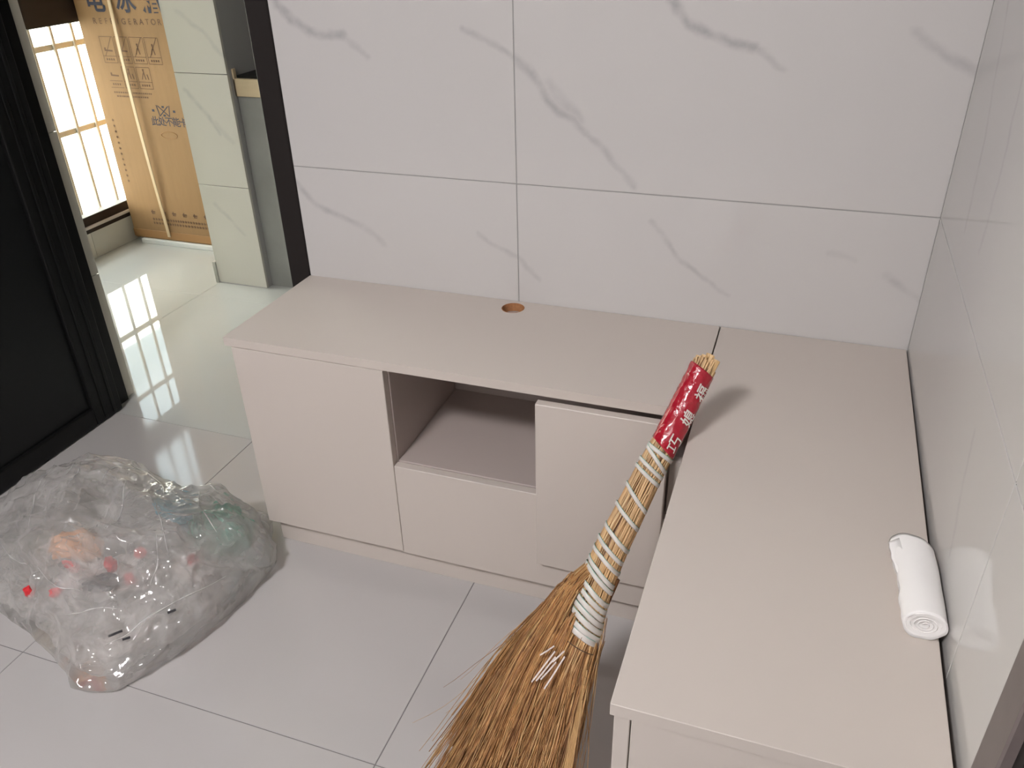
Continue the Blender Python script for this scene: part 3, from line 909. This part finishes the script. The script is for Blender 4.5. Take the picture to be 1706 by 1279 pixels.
# ================================================================== RUBBISH BAG
OUT = [(-1.33, -.80), (-1.275, -.68), (-1.235, -.52), (-1.235, -.40), (-1.31, -.31), (-1.42, -.315), (-1.56, -.295), (-1.70, -.26), (-1.84, -.30),
       (-1.95, -.42), (-1.98, -.54), (-1.90, -.66), (-1.76, -.70), (-1.62, -.735), (-1.50, -.775), (-1.40, -.815)]
BC = Vector((-1.56, -.50, 0))
def outline(th):
    # radius of polygon OUT around BC in direction th (closed Catmull-like via linear + smoothing)
    d = Vector((math.cos(th), math.sin(th), 0)); best = .3
    n = len(OUT)
    for i in range(n):
        a = Vector((*OUT[i], 0))-BC; b = Vector((*OUT[(i+1) % n], 0))-BC
        e = b-a; den = d.x*e.y - d.y*e.x
        if abs(den) < 1e-9: continue
        t = (a.x*e.y - a.y*e.x)/den; u = (a.x*d.y - a.y*d.x)/den
        if t > 0 and -1e-6 <= u <= 1+1e-6: best = t
    return best
def crease(p, f, seed):
    q = p*f + Vector((seed, seed*1.7, seed*.3))
    q += Vector((noise.noise(q*.7), noise.noise(q*.7+Vector((5, 5, 5))), noise.noise(q*.7+Vector((9, 1, 4)))))*.8
    v = noise.voronoi(q, distance_metric='DISTANCE', exponent=2.5)[0]
    return v[1]-v[0]
def bag_mesh(scale=1.0, H=.20, seed=0, nth=380, nph=120, amp=.020, z0=.0, crease_f=9):
    bm = bmesh.new(); rings = []
    rad = [outline(2*math.pi*i/nth) for i in range(nth)]
    for _ in range(5): rad = [(rad[i-1]+rad[i]*2+rad[(i+1) % nth])/4 for i in range(nth)]
    for k in range(nph):
        t = k/(nph-1); ph = t*math.pi/2
        ring = []
        for i in range(nth):
            th = 2*math.pi*i/nth
            sc = (math.cos(ph)**.75)*(1 + .05*math.sin(min(1, t*4)*math.pi))
            r = rad[i]*sc*scale
            p = BC + Vector((math.cos(th)*r, math.sin(th)*r, 0))
            # height: lumpy, lower to the near tip
            tip = max(0, min(1, (-p.y-.50)/.32))
            hh = H*(1-.45*tip)*(1 + .22*noise.noise(Vector((p.x*4, p.y*4, seed))))
            p.z = z0 + hh*math.sin(ph)**.9
            nrm = Vector((math.cos(th)*math.cos(ph), math.sin(th)*math.cos(ph), math.sin(ph)+.15)).normalized()
            q = p + Vector((noise.noise(p*3+Vector((seed, 0, 0))), noise.noise(p*3+Vector((0, seed, 4))), 0))*.10
            disp = 0
            for f_, am in ((crease_f, 1.0), (crease_f*2.2, .55), (crease_f*4.6, .28), (crease_f*9, .10), (crease_f*17, .025)):
                v3 = noise.noise(Vector((q.x*f_ + seed, q.y*f_*1.5, q.z*f_*1.2)))
                disp += amp*am*(.32 - min(1, abs(v3)*1.9))
            fine = .0006*noise.noise(p*60)
            p += nrm*(disp+fine)*min(1, t*6+.15)
            p.z = max(p.z, .0012 + z0)
            ring.append(bm.verts.new(p))
        rings.append(ring)
    for A_, B_ in zip(rings[:-1], rings[1:]):
        for i in range(nth): bm.faces.new((A_[i], A_[(i+1) % nth], B_[(i+1) % nth], B_[i]))
    bm.faces.new(rings[-1])
    bm.faces.new(rings[0])
    return bm
bagroot = empty('rubbish_bag', (BC.x, BC.y, 0), 'clear crumpled plastic bag of rubbish on the floor beside the black door', 'plastic bag')
film_o = link('film', bag_mesh(1.0, .20, 0.3, amp=.026, crease_f=4.6), M['bag'], bagroot, smooth=True)
link('inner_film', bag_mesh(.90, .172, 7.1, nth=240, nph=80, amp=.030, z0=.004, crease_f=6.5), M['bag_in'], bagroot, smooth=True)

# raised folds of the film, lying on its surface
from mathutils.bvhtree import BVHTree
M['fold'] = film('film_fold', (1, .98, .97, 1), fac=.55, rough=.10, crease_w=.3, gloss=1.6)
_bv = BVHTree.FromPolygons([v.co + BC for v in film_o.data.vertices], [tuple(p.vertices) for p in film_o.data.polygons])
# each fold is a line over the floor plan (x, y) of the bag, dropped onto the film
FOLDS = [[(-1.66, -.33), (-1.58, -.36), (-1.50, -.40), (-1.44, -.46)], [(-1.50, -.33), (-1.42, -.36), (-1.35, -.39)], [(-1.78, -.43), (-1.74, -.52), (-1.69, -.60)],
         [(-1.62, -.66), (-1.55, -.685), (-1.47, -.69)], [(-1.50, -.725), (-1.44, -.72), (-1.38, -.70)], [(-1.47, -.47), (-1.40, -.52), (-1.34, -.58)],
         [(-1.70, -.42), (-1.67, -.46), (-1.66, -.50)], [(-1.74, -.40), (-1.70, -.44), (-1.69, -.49)], [(-1.36, -.76), (-1.33, -.70), (-1.28, -.62), (-1.255, -.53)],
         [(-1.56, -.44), (-1.52, -.50), (-1.50, -.57)], [(-1.38, -.56), (-1.35, -.60), (-1.345, -.64)], [(-1.76, -.63), (-1.70, -.655), (-1.65, -.66)],
         [(-1.60, -.36), (-1.63, -.40), (-1.62, -.45)], [(-1.40, -.40), (-1.36, -.45), (-1.30, -.48)]]
for k, f_ in enumerate(FOLDS):
    pts = []
    for i in range(26):
        t = i/25*(len(f_)-1); a = min(int(t), len(f_)-2); u = t-a
        u = u*u*(3-2*u)*.4 + u*.6
        x = f_[a][0]*(1-u)+f_[a+1][0]*u; y = f_[a][1]*(1-u)+f_[a+1][1]*u
        h = _bv.ray_cast(Vector((x, y, 1)), Vector((0, 0, -1)))
        if h[0] is not None: pts.append(h[0] + Vector((0, 0, .0012)))
    if len(pts) < 6: continue
    for _ in range(6): pts = [pts[0]] + [(pts[i-1]+pts[i]*2+pts[i+1])/4 for i in range(1, len(pts)-1)] + [pts[-1]]
    pts = [p + Vector((0, 0, .0015)) for p in pts]
    nn_ = len(pts)
    bm = bmesh.new()
    ribbon_tube(bm, pts, lambda i: .0003 + .0016*math.sin(math.pi*i/(nn_-1))*(.6+.4*math.sin(i*.7+k)), sides=6)
    link('fold', bm, M['fold'], bagroot, smooth=True)

def scrap(name, loc, size, mat, label, cat, group=None, seed=0, sub=3, amp=.5, rot=0):
    loc = (loc[0]-.012, loc[1]-.024, max(.02, loc[2]-.016))
    bm = bmesh.new()
    bmesh.ops.create_icosphere(bm, subdivisions=sub, radius=1)
    for v in bm.verts:
        n = v.co.normalized()
        c = crease(n*1.0, 1.6, seed)
        v.co = n*(1 + amp*(min(c, .6)-.3) + .25*noise.noise(n*2+Vector((seed, 0, 0))))
        v.co = Matrix.Rotation(rot, 3, 'Z') @ Vector((v.co.x*size[0], v.co.y*size[1], v.co.z*size[2]))
        v.co += Vector(loc)
    zmin = min(v.co.z for v in bm.verts)
    if zmin < .008:
        for v in bm.verts: v.co.z += .008-zmin
    o = link(name, bm, mat, None, loc=(loc[0], loc[1], max(.008, zmin)))
    return tag(o, label, cat, group)
scrap('orange_wrapper', (-1.60, -.545, .115), (.060, .035, .035), M['orange'], 'crumpled orange wrapper seen through the clear bag', 'wrapper', seed=2, rot=.3)
RS = [((-1.622, -.665, .085), (.011, .008, .016)), ((-1.555, -.655, .095), (.014, .010, .012)), ((-1.475, -.575, .120), (.020, .014, .018)),
      ((-1.56, -.60, .115), (.030, .010, .008)), ((-1.44, -.53, .125), (.012, .012, .014)), ((-1.33, -.50, .110), (.014, .012, .014)), ((-1.43, -.58, .10), (.014, .012, .018))]
RL = ['small red scrap in the clear bag, leftmost of the red ones', 'small bright red scrap low in the clear bag, second from the left', 'largest round red scrap in the clear bag, above the black wrapper',
      'long flat pinkish red scrap in the clear bag', 'red scrap at the upper edge of the litter in the clear bag', 'faint red scrap at the right side inside the clear bag', 'dark red scrap touching the black wrapper in the clear bag']
for i, ((l, s_), lb) in enumerate(zip(RS, RL)):
    scrap('red_scrap', l, s_, M['red_scrap'], lb, 'scrap', 'red scraps inside the rubbish bag', seed=i+4, sub=2, amp=.8, rot=i)
scrap('black_wrapper', (-1.465, -.615, .110), (.040, .022, .016), M['dark_scrap'], 'crumpled black wrapper in the middle of the clear bag', 'wrapper', seed=12, rot=.5)
scrap('white_wrapper', (-1.52, -.56, .060), (.10, .050, .030), M['white_scrap'], 'large crumpled whitish wrapper under the red scraps in the bag', 'wrapper', seed=15, sub=4, rot=.4)
scrap('white_tissue', (-1.36, -.47, .045), (.045, .040, .030), M['white_scrap'], 'crumpled white tissue in the right half of the clear bag', 'tissue', seed=18, sub=4)
scrap('grey_wrapper', (-1.37, -.68, .035), (.055, .030, .020), M['white_scrap'], 'small pale crumpled wrapper in the near tip of the clear bag', 'wrapper', seed=22, sub=3, rot=.9)
scrap('green_bag', (-1.345, -.385, .100), (.075, .058, .060), M['bag_green'], 'crumpled pale green plastic bag at the right back inside the clear bag', 'plastic bag', seed=25, sub=5, amp=.35)
scrap('blue_bag', (-1.52, -.33, .085), (.055, .035, .045), M['bag_blue'], 'crumpled pale blue plastic bag at the back inside the clear bag', 'plastic bag', seed=28, sub=5, amp=.35)
# dark printed marks on the near tip of the bag are scraps of black print
for i, (x, y, z, l, a) in enumerate(((-1.36, -.735, .085, .026, .9), (-1.335, -.735, .080, .014, .8), (-1.285, -.66, .095, .016, .9))):
    bm = box_bm(-l/2, l/2, -.003, .003, -.0006, .0006)
    bmesh.ops.rotate(bm, verts=bm.verts, cent=(0, 0, 0), matrix=Matrix.Rotation(a, 3, 'Z'))
    bmesh.ops.translate(bm, verts=bm.verts, vec=(x, y, z))
    link('printed_mark', bm, M['dark_scrap'], bagroot)

# ================================================================== CEILING LAMP
lamp = empty('ceiling_lamp', (LAMP_POS[0], LAMP_POS[1], HZ-.06), 'round white flush ceiling lamp above the living room', 'lamp')
bm = bmesh.new(); bmesh.ops.create_cone(bm, cap_ends=True, segments=48, radius1=.30, radius2=.30, depth=.05)
bmesh.ops.translate(bm, verts=bm.verts, vec=(LAMP_POS[0], LAMP_POS[1], HZ-.026)); link('housing', bm, M['paint'], lamp)
bm = bmesh.new(); bmesh.ops.create_cone(bm, cap_ends=True, segments=48, radius1=.275, radius2=.275, depth=.01)
bmesh.ops.translate(bm, verts=bm.verts, vec=(LAMP_POS[0], LAMP_POS[1], HZ-.056)); link('diffuser', bm, M['lampmat'], lamp)
ld = bpy.data.lights.new('lamp_light', 'AREA'); ld.shape = 'DISK'; ld.size = .52; ld.energy = LAMP_W; ld.color = LAMP_COL
lo = bpy.data.objects.new('lamp_light', ld); lo.location = (LAMP_POS[0], LAMP_POS[1], HZ-.07); COL.objects.link(lo)
